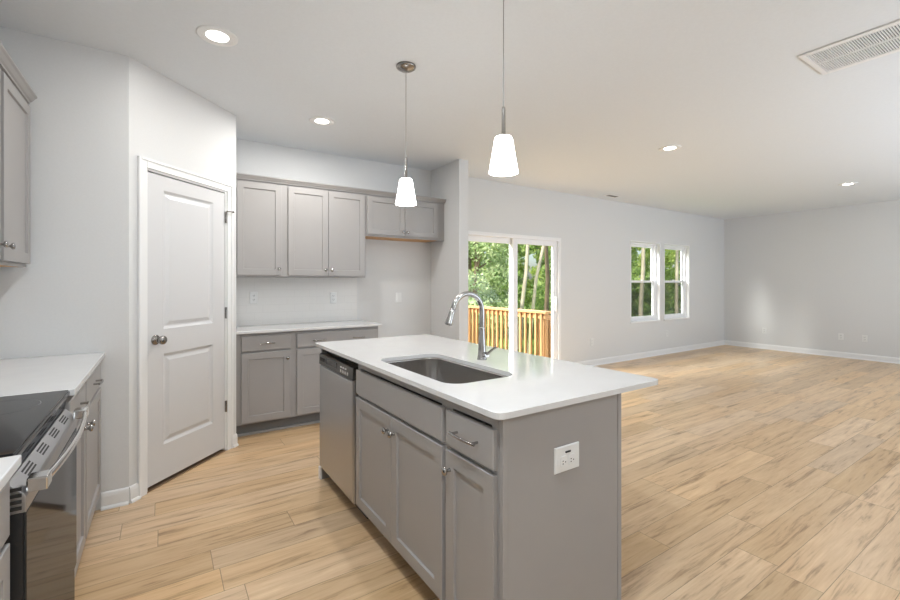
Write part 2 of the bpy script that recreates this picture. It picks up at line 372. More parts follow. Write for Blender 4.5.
MB().tube([(S1 + .006, -.008, 1.925), (S1 + .03, -.028, 1.925), (S1 + .05, -.03, 1.925)], .004, 8).tube([(S1 + .05, -.03, 1.925), (S1 + .058, -.03, 1.925)], .008, 10).build('hinge_door_stop', M['darknickel'], d1)
tag(MB().box(DO0, DO1, 0.0, .1, 0, .008).build('trim_threshold', mat('brown_threshold', (.20, .13, .08), .5)), kind='structure').location = (PX, PY, 0)
bpy.data.objects['trim_threshold'].rotation_euler = (0, 0, DA)

# ------------------------------------------------------------------ sliding glass door (door_2)
d2 = bpy.data.objects.new('door_2', None); C.objects.link(d2); d2.location = (SDX0, YB, 0); structure(d2)
tag(d2, 'white sliding glass patio door opening onto the wooden deck', 'door')
DWW = SDX1 - SDX0
f = MB()
f.box(0, .05, -.012, .13, 0, SDZ).box(DWW - .05, DWW, -.012, .13, 0, SDZ).box(.05, DWW - .05, -.012, .13, SDZ - .05, SDZ).box(.05, DWW - .05, 0, .13, 0, .03)
f.build('door_frame', M['vinyl'], d2, .003)
MB().box(-.0, .03, -.018, -.012, 0, SDZ).box(DWW - .03, DWW, -.018, -.012, 0, SDZ).box(.03, DWW - .03, -.018, -.012, SDZ - .03, SDZ).build('door_trim', M['trim'], d2, .002)
def sash(x0, x1, z0, z1, y0, y1, st, top, bot, name, parent):
    o = MB().box(x0, x0 + st, y0, y1, z0, z1).box(x1 - st, x1, y0, y1, z0, z1).box(x0 + st, x1 - st, y0, y1, z1 - top, z1).box(x0 + st, x1 - st, y0, y1, z0, z0 + bot).build(name, M['vinyl'], parent, .003)
    ym = (y0 + y1) / 2
    MB().box(x0 + st, x1 - st, ym - .003, ym + .003, z0 + bot, z1 - top).build('glass_pane', M['glass'], o)
    return o
mid = 4.195 - SDX0
sash(.05, mid + .045, .03, SDZ - .05, .075, .115, .085, .075, .12, 'fixed_panel', d2)
sp_ = sash(mid - .045, DWW - .05, .03, SDZ - .05, .02, .06, .085, .075, .12, 'sliding_panel', d2)
MB().box(DWW - .105, DWW - .08, -.012, .02, .92, 1.14).build('door_pull', M['vinyl'], sp_, .006)

# ------------------------------------------------------------------ double-hung windows
for i, (x0, x1) in enumerate((W1, W2), 1):
    wn = bpy.data.objects.new('window_%d' % i, None); C.objects.link(wn); wn.location = (x0, YB, WZ[0]); structure(wn)
    tag(wn, 'white double-hung window nearer the sliding door' if i == 1 else 'white double-hung window nearer the far room corner', 'window')
    W, H = x1 - x0, WZ[1] - WZ[0]
    MB().box(0, .02, -.004, .06, 0, H).box(W - .02, W, -.004, .06, 0, H).box(.02, W - .02, -.004, .06, H - .02, H).build('window_reveal', M['trim'], wn)
    MB().box(0, W, -.012, .06, -.0, .022).build('window_sill', M['trim'], wn, .003)
    MB().box(.02, .06, .06, .14, .022, H - .02).box(W - .06, W - .02, .06, .14, .022, H - .02).box(.06, W - .06, .06, .14, H - .055, H - .02).box(.06, W - .06, .06, .14, .022, .05).build('window_frame', M['vinyl'], wn, .002)
    hm = H * .505
    sash(.06, W - .06, hm - .02, H - .055, .10, .13, .04, .04, .04, 'upper_sash', wn)
    sash(.06, W - .06, .05, hm + .02, .065, .095, .045, .04, .055, 'lower_sash', wn)
    MB().box(.06, W - .06, .128, .1285, .05, hm).build('insect_screen', M['screen'], wn)
    MB().box(W / 2 - .03, W / 2 + .03, .055, .075, hm + .02, hm + .032).build('sash_lock', M['plastic'], wn, .003)

# ------------------------------------------------------------------ cabinets
RAIL = .058
def shaker(name, x0, x1, z0, z1, parent):
    return MB().loops(x0, x1, z0, z1, [(0, -.001), (0, -.0185), (.0015, -.02), (RAIL - .003, -.02), (RAIL, -.0105), (RAIL + .0005, -.0105)]).build(name, M['cab'], parent)
def slabfront(name, x0, x1, z0, z1, parent):
    return MB().loops(x0, x1, z0, z1, [(0, -.001), (0, -.0165), (.004, -.02), (.005, -.02)]).build(name, M['cab'], parent)
def knob(x, z, parent):
    return MB().lathe([(0, 0), (.008, 0), (.0065, .004), (.0055, .012), (.009, .016), (.0145, .02), (.016, .0245), (.0135, .029), (.006, .0315), (0, .032)], (x, -.02, z), (0, -1, 0), 20, cap=False).build('knob', M['nickel'], parent)
def pull(x, z, parent, ln=.125):
    h = ln / 2
    pts = [(x + t * h, -.046 - .006 * (1 - t * t), z) for t in [k / 6 - 1 for k in range(13)]]
    o = MB().tube(pts, .0052, 10)
    for s in (-1, 1): o.tube([(x + s * (h - .014), -.02, z), (x + s * (h - .014), -.047, z)], .0048, 10)
    return o.build('pull_handle', M['nickel'], parent)
def cabinet(name, label, cat, loc, rot, w, h, d, z0=0., group=None, opens=(), toe=0., raw_bottom=False, ff=.038, tfr=None, hole=True):
    """local x across the front, front face of the face frame at y=0, -y towards the room; opens: openings of the face frame"""
    r = thing(name, label, cat, loc, rot, group)
    t = .016
    body = MB().box(0, t, .02, d, z0 + toe, h).box(w - t, w, .02, d, z0 + toe, h).box(t, w - t, d - .008, d, z0 + toe, h).box(t, w - t, .02, d - .008, z0 + toe + (0 if not raw_bottom else .004), z0 + toe + t)
    if not hole: body.box(t, w - t, .02, d - .008, h - t, h)
    if toe: body.box(0, t, .091, d, z0, z0 + toe).box(w - t, w, .091, d, z0, z0 + toe)
    body.build('carcass', M['cab'], r)
    # face frame with openings
    xs = sorted({0, w, *[a for o in opens for a in o[:2]]}); zs = sorted({z0 + toe, h, *[a for o in opens for a in o[2:]]})
    fr = MB()
    for i in range(len(xs) - 1):
        for j in range(len(zs) - 1):
            cx, cz = (xs[i] + xs[i + 1]) / 2, (zs[j] + zs[j + 1]) / 2
            if not any(o[0] < cx < o[1] and o[2] < cz < o[3] for o in opens): fr.box(xs[i], xs[i + 1], 0, .02, zs[j], zs[j + 1])
    fr.build('face_frame', M['cab'], r)
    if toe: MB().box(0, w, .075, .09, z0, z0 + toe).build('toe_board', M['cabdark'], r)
    if raw_bottom: MB().box(t, w - t, .02, d - .008, z0, z0 + .004).build('bottom_panel', M['ply'], r)
    return r
# --- kitchen wall, uppers (face frame front y = 4.31, doors at 4.29)
YU = 4.31; UB = 1.405; UT = 2.285; DU = YB - YU
G = 'wall-hung grey cabinets on the back kitchen wall'
u1 = cabinet('upper_cabinet', 'grey wall cabinet with one door, beside the pantry door', 'cabinet', (.522, YU, 0), 0, .468, UT, DU, UB, G, [(.068, .418, UB + .04, UT - .04)], hole=False)
shaker('cabinet_door', .040, .422, UB + .016, UT - .018, u1); knob(.394, UB + .075, u1)
u2 = cabinet('upper_cabinet', 'grey wall cabinet with two tall doors, over the backsplash', 'cabinet', (.99, YU, 0), 0, .80, UT, DU, UB, G, [(.04, .76, UB + .04, UT - .04)], hole=False)
shaker('cabinet_door', .013, .397, UB + .016, UT - .018, u2); shaker('cabinet_door', .401, .787, UB + .016, UT - .018, u2)
knob(.368, UB + .072, u2); knob(.43, UB + .072, u2)
FB = 1.845
u3 = cabinet('upper_cabinet', 'short grey two-door cabinet above the empty fridge recess', 'cabinet', (1.79, YU, 0), 0, .925, UT, DU, FB, G, [(.04, .885, FB + .04, UT - .04)], raw_bottom=True, hole=False)
shaker('cabinet_door', .018, .455, FB + .02, UT - .018, u3); shaker('cabinet_door', .459, .885, FB + .02, UT - .018, u3)
knob(.43, FB + .065, u3); knob(.485, FB + .065, u3)
tag(MB().box(2.716, 2.779, 4.315, 4.335, FB, UT).build('filler_strip', M['cab']), 'narrow grey filler strip between the short cabinet and the wing wall', 'filler strip')
CRP = [(.0, 0), (-.012, 0), (-.014, .008), (-.022, .014), (-.034, .030), (-.042, .036), (-.042, .044), (.02, .044), (.02, 0)]
def crown(label, loc, rot, ln):
    o = MB().prism([(a, z) for a, z in CRP], 0, ln, 'x').build('crown_molding', M['cab']); o.location = loc; o.rotation_euler = (0, 0, rot)
    return tag(o, label, 'crown molding')
crown('grey crown molding along the top of the back wall cabinets', (.522, YU - .002, UT + .0008), 0, 2.257)
# --- kitchen wall, base units (face frame at 4.14)
YK = 4.14; BH = .908; TK = .115
G = 'grey base cabinets on the back kitchen wall'
k1 = cabinet('base_cabinet', 'grey base cabinet with one drawer and one door, beside the pantry door', 'cabinet', (.522, YK, 0), 0, .501, BH, YB - YK, 0, G, [(.073, .453, .15, .70), (.073, .453, .765, .875)], TK)
slabfront('drawer', .053, .460, .752, .884, k1); shaker('cabinet_door', .053, .460, .13, .735, k1)
pull(.258, .818, k1); knob(.433, .67, k1)
k2 = cabinet('base_cabinet', 'wide grey base cabinet partly hidden behind the island, beside the fridge recess', 'cabinet', (1.023, YK, 0), 0, .835, BH, YB - YK, 0, G, [(.04, .795, .15, .70), (.04, .795, .765, .875)], TK)
slabfront('drawer', .018, .815, .752, .884, k2); shaker('cabinet_door', .018, .414, .13, .735, k2); shaker('cabinet_door', .419, .815, .13, .735, k2)
pull(.22, .812, k2); pull(.61, .812, k2); knob(.385, .67, k2); knob(.447, .67, k2)
tag(MB().box(.522, 1.858, YK + .055, YK + .0735, 0, .022).build('shoe_molding', M['cab'], None, .004), 'thin grey shoe molding at the foot of the back base cabinets', 'molding')
o = MB().box(.5185, 1.878, YK - .045, YB - .001, BH + .002, .933).build('countertop', M['quartz'], None, .003); tag(o, 'white quartz countertop on the back wall base cabinets', 'countertop')
o = MB().box(.5185, 1.815, YB - .009, YB - .0005, .9335, UB - .001).build('tile_backsplash', M['tile']); tag(o, 'white subway tile backsplash under the wall cabinets', 'backsplash')

# --- island: fronts face -x; local x runs along world -y
XI = .92; RI = -PI / 2
def isl(y): return (XI, y, 0)
E0, E1 = 1.077, 3.0             # island ends along y
G = 'grey cabinets built into the island'
IH = .912; ID = .60; IT = .11
s1 = cabinet('sink_cabinet', 'grey island cabinet under the sink, with two doors', 'cabinet', isl(2.318), RI, .915, IH, ID, 0, G, [(.04, .875, .15, .695), (.04, .875, .76, .875)], IT)
slabfront('false_drawer_front', .012, .903, .735, .868, s1); shaker('cabinet_door', .012, .4555, .12, .718, s1); shaker('cabinet_door', .4595, .903, .12, .718, s1)
knob(.4555 - .03, .648, s1); knob(.4595 + .03, .648, s1)
s2 = cabinet('narrow_base_cabinet', 'narrow grey island cabinet with drawer and door, at the near end', 'cabinet', isl(1.403), RI, .305, IH, ID, 0, G, [(.035, .27, .15, .695), (.035, .27, .76, .875)], IT)
slabfront('drawer', .014, .300, .735, .868, s2); shaker('cabinet_door', .014, .300, .12, .718, s2)
pull(.155, .804, s2, .15); knob(.043, .648, s2)
ep = MB().box(XI - .0, XI + .022, E0, E0 + .02, 0, IH).box(XI + .022, 1.52, E0 + .003, E0 + .02, 0, IH).box(1.52, 1.542, E0, E0 + .02, 0, IH)
tag(ep.build('island_end_panel', M['cab'], None, .0015), 'grey painted panel closing the near end of the island, holding the outlet', 'panel')
tag(MB().box(XI + ID + .001, XI + ID + .017, E0 + .021, 2.999, 0, IH).build('island_back_panel', M['cab']), 'grey painted panel along the seating side of the island', 'panel')
o = thing('island_end_panel', 'grey panel at the far end of the island beside the dishwasher', 'panel', (0, 0, 0))
MB().box(XI - .002, XI + ID, 2.978, 2.998, 0, IH).build('panel_board', M['cab'], o)
MB().box(XI - .016, XI + .10, 2.9985, 3.012, 0, .085).box(XI - .016, XI - .0025, 2.974, 2.9985, 0, .085).build('base_trim', M['trim'], o, .003)
# counter with the sink cut out of it
IC = (.882, 1.788, 1.054, 3.03); IZ0, IZ1 = .915, .936
SK = (.972, 1.343, 1.458, 2.195); SR = .08
bm = bmesh.new()
outer = rrect(*IC, [.035, .035, .02, .02], 6); inner = rrect(*SK, SR, 10)
for lp in (outer, inner):
    vs = [bm.verts.new((x, y, IZ1)) for x, y in lp]
    for i in range(len(vs)): bm.edges.new((vs[i], vs[(i + 1) % len(vs)]))
bmesh.ops.triangle_fill(bm, use_beauty=True, use_dissolve=False, edges=bm.edges[:])
ret = bmesh.ops.extrude_face_region(bm, geom=bm.faces[:])
for v in [g for g in ret['geom'] if isinstance(g, bmesh.types.BMVert)]: v.co.z = IZ0
o = bm_obj('countertop', bm, M['quartz']); tag(o, 'white quartz island countertop with the sink cut into it', 'countertop')
bv = o.modifiers.new('edge', 'BEVEL'); bv.width = .0025; bv.segments = 2; bv.limit_method = 'ANGLE'; bv.angle_limit = math.radians(50)
# sink
sk = thing('kitchen_sink', 'stainless steel single-bowl sink set under the island countertop', 'sink', ((SK[0] + SK[1]) / 2, (SK[2] + SK[3]) / 2, .70))
cx, cy = (SK[0] + SK[1]) / 2, (SK[2] + SK[3]) / 2
lv = []
for off, z, r in ((.024, .2135, .105), (.003, .2135, SR), (.003, .205, SR), (-.006, .05, SR - .01), (-.014, .02, SR - .012), (-.035, .004, SR - .02), (-.10, .0, .05)):
    lv.append([(x - cx, y - cy, z) for x, y in rrect(SK[0] - off, SK[1] + off, SK[2] - off, SK[3] + off, r, 10)])
b = MB(); n = len(lv[0]); vs = [p for l in lv for p in l]
b.add(vs, [(i * n + k, i * n + (k + 1) % n, (i + 1) * n + (k + 1) % n, (i + 1) * n + k) for i in range(len(lv) - 1) for k in range(n)] + [tuple((len(lv) - 1) * n + k for k in range(n))], True)
bo = b.build('bowl', M['sinksteel'], sk); sm = bo.modifiers.new('skin', 'SOLIDIFY'); sm.thickness = .0015; sm.offset = 0
MB().lathe([(0, .003), (.03, .003), (.043, .006), (.045, .003), (.045, -.02), (0, -.02)], (0, .1, .0), n=28, cap=False).build('drain', M['chrome'], sk)
# faucet
fx, fy = 1.445, 1.866
fa = thing('faucet', 'brushed nickel gooseneck pull-down faucet standing behind the island sink', 'faucet', (fx, fy, IZ1))
MB().lathe([(0, 0), (.027, 0), (.027, .004), (.025, .008), (.0235, .012), (.021, .06), (.0185, .10), (.0155, .15), (.0145, .165), (.0145, .172), (0, .172)], n=28, cap=False).build('faucet_body', M['nickel'], fa)
MB().lathe([(.0145, 0), (.0165, .001), (.0165, .008), (.0145, .009)], (0, 0, .165), n=28).build('collar', M['chrome'], fa)
pts = [(0, 0, .17), (0, 0, .245)]; R_ = .094
for k in range(19):
    a = PI * k / 18 * .91; pts.append((-R_ + R_ * math.cos(a), 0, .262 + R_ * math.sin(a)))
e = Vector(pts[-1]); dr = (Vector(pts[-1]) - Vector(pts[-2])).normalized(); pts.append(e + dr * .012)
MB().tube(pts, [.0145] * 2 + [.0138] * (len(pts) - 2), 16).build('gooseneck', M['nickel'], fa)
e = Vector(pts[-1]) - Vector((0, 0, 0))
MB().lathe([(0, 0), (.0135, 0), (.0145, .012), (.0165, .040), (.0205, .074), (.0205, .082), (.017, .086), (0, .084)], e, dr, 24, cap=False).build('spray_head', M['nickel'], fa)
MB().tube([(0, -.012, .026), (0, -.044, .032)], .0145, 16).build('handle_hub', M['nickel'], fa)
MB().tube([(0, -.036, .032), (0.004, -.055, .044), (.01, -.082, .064), (.014, -.102, .078)], [.009, .0075, .0062, .007], 12).build('lever', M['darknickel'], fa)
# dishwasher
DY0, DY1 = 2.322, 2.975; dwd = DY1 - DY0
dwt = thing('dishwasher', 'stainless steel dishwasher with charcoal control strip at the island far end', 'dishwasher', (XI, DY1, 0), RI)
MB().box(.006, dwd - .006, .03, .57, .10, .88).build('tub', M['black'], dwt)
MB().loops(.006, dwd - .020, .10, .795, [(0, .028), (0, -.012), (.006, -.02), (.01, -.022)]).build('dishwasher_door', M['steel'], dwt)
cp = MB().prism([(-.024, .798), (-.021, .866), (-.012, .872), (.028, .872), (.028, .798)][::-1], .006, dwd - .020, 'x')
cp = cp.build('control_panel', M['panelgrey'], dwt, .002)
MB().box(.16, .36, -.0245, -.020, .822, .856).build('display_window', M['blackglass'], cp)
for k in range(4): MB().box(.43 + k * .038, .452 + k * .038, -.0255, -.020, .815, .832).build('button', M['chrome'], cp)
for k in range(3): MB().box(.43 + k * .038, .452 + k * .038, -.0245, -.020, .842, .85).build('button', M['plastic'], cp)
for k in range(5): MB().box(.03 + k * .02, .04 + k * .02, -.0250, -.021, .825, .848).build('vent_slot', M['slot'], cp)
MB().box(.01, dwd - .01, .06, .075, 0.0, .1).build('kick_plate', M['black'], dwt)
for x in (.03, dwd - .03): MB().lathe([(.012, 0), (.012, .01), (.006, .012), (.006, .1)], (x, .12, 0), n=12).build('levelling_foot', M['black'], dwt)
# island outlet
def faceplate(name, label, loc, rot, w=.072, h=.117, kind='duplex', group=None):
    r = thing(name, label, 'wall switch' if kind == 'switch' else 'outlet', loc, rot, group)
    MB().loops(-w / 2, w / 2, -h / 2, h / 2, [(0, 0), (0, -.003), (.003, -.006), (.004, -.006)]).build('cover_plate', M['plastic'], r)
    if kind == 'switch':
        MB().box(-.017, .017, -.009, -.006, -.033, .033).build('rocker', M['plastic'], r, .002)
    elif kind == 'duplex':
        for z in (-.02, .02):
            f_ = MB().prism(rrect(-.017, .017, z - .014, z + .014, .008, 4), -.0085, -.006, 'y').build('receptacle', M['plastic'], r)
            MB().box(-.0085, -.0055, -.009, -.0085, z - .002, z + .008).box(.0055, .0085, -.009, -.0085, z - .002, z + .008).box(-.002, .002, -.009, -.0085, z - .010, z - .006).build('slots', M['slot'], f_)
    else:
        for x in (-.021, .021):
            f_ = MB().prism(rrect(x - .016, x + .016, -.028, .012, .006, 4), -.0085, -.006, 'y').build('receptacle', M['plastic'], r)
            MB().box(x - .008, x - .003, -.0092, -.0085, -.006, -.003).box(x - .008, x - .003, -.0092, -.0085, -.016, -.013).box(x + .005, x + .009, -.0092, -.0085, -.0115, -.0075).build('slots', M['slot'], f_)
        MB().box(-.012, .014, -.0085, -.006, .021, .027).build('marking', M['slot'], r)
    return r
faceplate('outlet', 'white double outlet plate on the near end panel of the island', (1.222, E0 + .003, .717), 0, .128, .092, 'island')

# --- left run: fronts face +x; local x runs along world +y
XF = -.318; RL = PI / 2; CLZ = .936
RY0, RY1 = 1.45, 2.22
G = 'grey base cabinets on the range wall'
l1 = cabinet('base_cabinet', 'grey base cabinet with drawer, right against the far side of the range', 'cabinet', (XF, RY1 + .005, 0), RL, .445, BH, .605, 0, G, [(.04, .405, .15, .70), (.04, .405, .765, .875)], TK)
slabfront('drawer', .014, .431, .752, .884, l1); shaker('cabinet_door', .014, .431, .13, .735, l1); pull(.222, .818, l1); knob(.40, .67, l1)
l2 = cabinet('base_cabinet', 'grey base cabinet with drawer, in the corner by the pantry wall', 'cabinet', (XF, RY1 + .451, 0), RL, 3.295 - RY1 - .451, BH, .605, 0, G, [(.04, .58, .15, .70), (.04, .58, .765, .875)], TK)
w_ = 3.295 - RY1 - .451
slabfront('drawer', .014, w_ - .02, .752, .884, l2); shaker('cabinet_door', .014, w_ - .02, .13, .735, l2); pull(w_ / 2, .818, l2); knob(.045, .67, l2)
l3 = cabinet('base_cabinet', 'grey base cabinet at the photo edge, nearer than the range', 'cabinet', (XF, .66, 0), RL, RY0 - .665, BH, .605, 0, G, [(.04, .745, .15, .70), (.04, .745, .765, .875)], TK)
w_ = RY0 - .665
slabfront('drawer', .014, w_ - .014, .752, .884, l3); shaker('cabinet_door', .014, w_ - .014, .13, .735, l3); pull(w_ / 2, .818, l3); knob(.05, .67, l3)
tag(MB().box(XL + .001, -.281, RY1 + .004, 3.306, BH + .002, CLZ).build('countertop', M['quartz'], None, .003), 'white quartz countertop in the corner between range and pantry wall', 'countertop')
tag(MB().box(XL + .001, -.281, .65, RY0 - .004, BH + .002, CLZ).build('countertop', M['quartz'], None, .003), 'white quartz countertop piece nearer than the range', 'countertop')
# upper cabinet over the left counter (face frame at x = -.615)
XU = -.618
lu = cabinet('upper_cabinet', 'grey two-door wall cabinet above the counter beside the range', 'cabinet', (XU, 2.22, 0), RL, 1.05, 2.335, XU - XL, 1.435, None, [(.04, .46, 1.475, 2.28), (.56, 1.01, 1.475, 2.28)], raw_bottom=True, hole=False)
shaker('cabinet_door', .02, .505, 1.453, 2.312, lu); shaker('cabinet_door', .555, 1.036, 1.453, 2.312, lu); knob(.475, 1.52, lu); knob(.588, 1.52, lu)
crown('grey crown molding on top of the left wall cabinet', (XU + .002, 2.20, 2.3358), RL, 1.075)

# ------------------------------------------------------------------ range
rg = thing('range', 'stainless steel electric range with black glass cooktop between the left counters', 'range', (-.315, RY0 + .003, 0), RL)
RW = RY1 - RY0 - .006
MB().box(.002, .03, .0, .60, .04, .90).box(RW - .03, RW - .002, .0, .60, .04, .90).box(.03, RW - .03, .50, .60, .04, .90).box(.03, RW - .03, .02, .50, .04, .10).build('body', M['black'], rg)
ct = MB().box(.0, RW, -.020, .612, .915, .931).build('cooktop', M['blackglass'], rg, .004)
MB().box(.006, RW - .006, -.016, .58, .931, .9375).build('cooktop_glass', M['blackglass'], ct, .0015)
for x, y, r in ((.2, .14, .085), (.56, .14, .11), (.2, .43, .11), (.56, .43, .075)):
    MB().lathe([(r - .0012, 0), (r, .0003), (r + .0012, 0)], (x, y, .9377), n=48, cap=False).build('burner_ring', mat('burner_mark_grey', (.10, .10, .10), .3), ct)
MB().prism([(-.014, .915), (-.004, .868), (.02, .868), (.02, .915)], .004, RW - .004, 'x').build('front_fascia', M['oven_glass'], rg)
od = thing('oven_door', None, None); od.parent = rg
db = MB().prism([(.0, .862), (-.006, .866), (-.036, .836), (-.040, .827), (-.040, .79), (.0, .79)], .003, RW - .003, 'x').build('door_top_band', M['steel'], od, .002)
nrm = Vector((0, -.03, .03)).normalized()
for g in range(4):
    for k in range(3):
        t0 = .18 + k * .2
        x0 = .10 + g * .165; p = Vector((0, -.006 - .030 * t0, .866 - .030 * t0)); q = Vector((0, -.006 - .030 * (t0 + .11), .866 - .030 * (t0 + .11)))
        vs = []
        for xx in (x0, x0 + .085):
            for pt in (p, q): vs.append(Vector((xx, 0, 0)) + pt + nrm * .0006)
        vs += [v - nrm * .004 for v in vs]
        MB().add(vs, [(0, 1, 3, 2), (4, 6, 7, 5), (0, 4, 5, 1), (2, 3, 7, 6), (0, 2, 6, 4), (1, 5, 7, 3)]).build('vent_slot', M['slot'], db)
for k in range(4):
    MB().box(-.0006, .004, -.032, -.008, .799 + k * .0155, .807 + k * .0155).build('side_slot', M['slot'], db)
MB().box(.003, RW - .003, -.034, .0, .26, .789).build('door_slab', M['black'], od, .002)
MB().box(.006, RW - .006, -.040, -.034, .262, .788).build('door_glass', M['oven_glass'], od, .0015)
hp = []
for k in range(25):
    t = k / 24 * 2 - 1; hp.append((RW / 2 + t * (RW / 2 - .035), -.066 - .020 * (1 - t * t), .850))
hb = MB()
vs = []; fs = []
prof = [(-.011, -.014), (-.004, -.018), (.006, -.014), (.009, 0), (.006, .014), (-.004, .018), (-.011, .014), (-.013, 0)]
for p in hp:
    for a, z in prof: vs.append((p[0], p[1] + a * .65, p[2] + z * .62))
m_ = len(prof)
for i in range(len(hp) - 1):
    for k in range(m_): fs.append((i * m_ + k, i * m_ + (k + 1) % m_, (i + 1) * m_ + (k + 1) % m_, (i + 1) * m_ + k))
hb.add(vs, fs, True); hb.add(vs[:m_], [tuple(range(m_))]); hb.add(vs[-m_:], [tuple(range(m_))])
hb = hb.build('door_handle', M['chrome'], od)
for x in (.012, RW - .062): MB().box(x, x + .05, -.078, -.037, .832, .866).build('handle_bracket', M['chrome'], hb, .004)
MB().box(.003, RW - .003, -.034, .0, .075, .252).build('storage_drawer', M['oven_glass'], rg, .003)
MB().box(.02, RW - .02, .03, .05, .0, .075).build('kick_plate', M['black'], rg)
for x in (.04, RW - .04): MB().lathe([(.016, 0), (.016, .012), (.007, .014), (.007, .05)], (x, .30, 0), n=12).build('levelling_foot', M['black'], rg)

# ------------------------------------------------------------------ pendants, recessed lights, vents
def pendant(label, x, y):
    r = thing('pendant_light', label, 'pendant light', (x, y, CEIL), 0, 'pendant lights over the island')
    MB().lathe([(0, 0), (.062, 0), (.064, -.006), (.061, -.014), (.045, -.024), (.02, -.03), (.008, -.034), (0, -.035)], n=36, cap=False).build('canopy', M['darknickel'], r)
    for a in (.6, .6 + PI): MB().lathe([(0, -.026), (.005, -.025), (.006, -.02)], (.036 * math.cos(a), .036 * math.sin(a), 0), n=12, cap=False).build('canopy_screw', M['chrome'], r)
    MB().tube([(0, 0, -.03), (0, 0, -.60)], .0022, 8).build('cord', M['cord'], r)
    MB().lathe([(0, -.585), (.0065, -.587), (.0085, -.60), (.0095, -.715), (.013, -.72), (.013, -.725), (0, -.725)], n=20, cap=False).build('stem', M['nickel'], r)
    zt, zb = -.724, -.888
    s = MB().lathe([(.012, zt), (.036, zt - .001), (.0405, zt - .008), (.054, zt - .09), (.067, zb), (.064, zb + .002), (.052, zt - .09), (.037, zt - .011), (.012, zt - .006)], n=40, cap=False).build('glass_shade', M['shade'], r)
    MB().lathe([(0, zt - .01), (.017, zt - .012), (.02, zt - .05), (.027, zt - .085), (.03, zt - .105), (.022, zt - .125), (0, zt - .132)], n=24, cap=False).build('bulb', M['lens'], r)
    l = bpy.data.lights.new('pendant_lamp', 'POINT'); l.energy = 2.2; l.color = (1, .985, .965); l.shadow_soft_size = .04
    lo = bpy.data.objects.new('pendant_lamp', l); C.objects.link(lo); lo.parent = r; lo.location = (0, 0, zb - .012)
    return r
pendant('frosted cone pendant over the far half of the island, canopy in view', 1.306, 2.48)
pendant('frosted cone pendant over the near half of the island, by the faucet', 1.303, 1.522)
CAN_W = 17
def can_or_fill_lamp(x, y, p=CAN_W, parent=None, col=None):
    l = bpy.data.lights.new('can_or_fill_lamp', 'AREA'); l.shape = 'DISK'; l.size = .13; l.energy = p; l.color = (1, .985, .955); l.spread = math.radians(180)
    if col: l.color = col
    o = bpy.data.objects.new('can_or_fill_lamp', l); C.objects.link(o)
    if parent: o.parent = parent; o.location = (0, 0, -.014)
    else: o.location = (x, y, CEIL - .014)
def can(label, x, y, p=9):
    r = thing('recessed_light', label, 'recessed light', (x, y, CEIL), 0, 'recessed ceiling lights')
    MB().lathe([(.105, 0), (.105, -.003), (.098, -.006), (.080, -.008), (.058, -.003)], n=40, cap=False).build('trim_ring', M['trim'], r)
    MB().lathe([(0, -.0045), (.04, -.0042), (.059, -.003), (.059, -.0005), (0, -.0005)], n=40, cap=False).build('lens', M['lens'], r)
    can_or_fill_lamp(x, y, p, r)
can('lit recessed light in the ceiling in front of the pantry door', .262, 2.765, 7)
can('lit recessed light in the ceiling above the back wall cabinets', 1.148, 3.72, 19)
can('lit recessed light in the living room ceiling, closer to the island', 4.366, 2.483)
can('lit recessed light in the living room ceiling, near the far wall', 8.038, 2.003)
for p in ((.26, .8, 28), (-.1, -1.0, 28), (4.4, -.6, 4), (8.4, -.6, 14)): can_or_fill_lamp(*p, None, (.88, .95, 1))   # added fill lamps without fittings, unseen behind the camera
vt = thing('ceiling_vent', 'long white slotted return-air grille in the ceiling', 'vent', (3.455, 1.04, CEIL))
VW, VL = .43, .80          # across x, along -y
MB().box(-.215, .215, -.03, 0, -.010, 0).box(-.215, .215, -VL, -VL + .03, -.010, 0).box(-.215, -.175, -VL + .03, -.03, -.010, 0).box(.175, .215, -VL + .03, -.03, -.010, 0).build('vent_frame', M['trim'], vt, .003)
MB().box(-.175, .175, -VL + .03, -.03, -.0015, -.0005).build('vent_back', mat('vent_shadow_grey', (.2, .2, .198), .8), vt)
MB().box(-.007, .007, -VL + .03, -.03, -.010, -.0015).build('centre_bar', M['trim'], vt)
nb = 64
for k in range(nb):
    y = -.03 - (VL - .06) * (k + .5) / nb
    MB().box(-.175, -.007, y - .0028, y + .0028, -.009, -.0015).box(.007, .175, y - .0028, y + .0028, -.009, -.0015).build('louver', M['trim'], vt)
sv = thing('ceiling_register', 'small dark slotted register in the ceiling close to the window wall', 'vent', (5.99, 4.35, CEIL))
MB().box(-.15, .15, -.07, .07, -.006, 0).build('register_frame', M['trim'], sv, .002)
MB().box(-.115, .115, -.035, .035, -.0075, -.006).build('register_louver', mat('register_grey', (.16, .155, .15), .6), sv)

# ------------------------------------------------------------------ wall plates
faceplate('outlet', 'white outlet in the tile backsplash close to the pantry door', (.752, YB - .009, 1.205), 0)
faceplate('outlet', 'white outlet in the tile backsplash under the two-door cabinet', (1.545, YB - .009, 1.19), 0)
faceplate('wall_switch', 'white rocker switch plate on the fridge recess wall', (2.335, YB, 1.175), 0, kind='switch')
faceplate('outlet', 'white outlet low on the window wall, beside the sliding door', (5.83, YB, .39), 0)
faceplate('outlet', 'white outlet low on the window wall, below the windows', (8.02, YB, .39), 0)
for y, lb in ((3.857, 'white outlet low on the far wall, closest to the room corner'), (2.655, 'white outlet low on the far wall, middle of the three'), (2.335, 'white outlet low on the far wall, farthest from the room corner')):
    faceplate('outlet', lb, (XR, y, .375), -PI / 2)

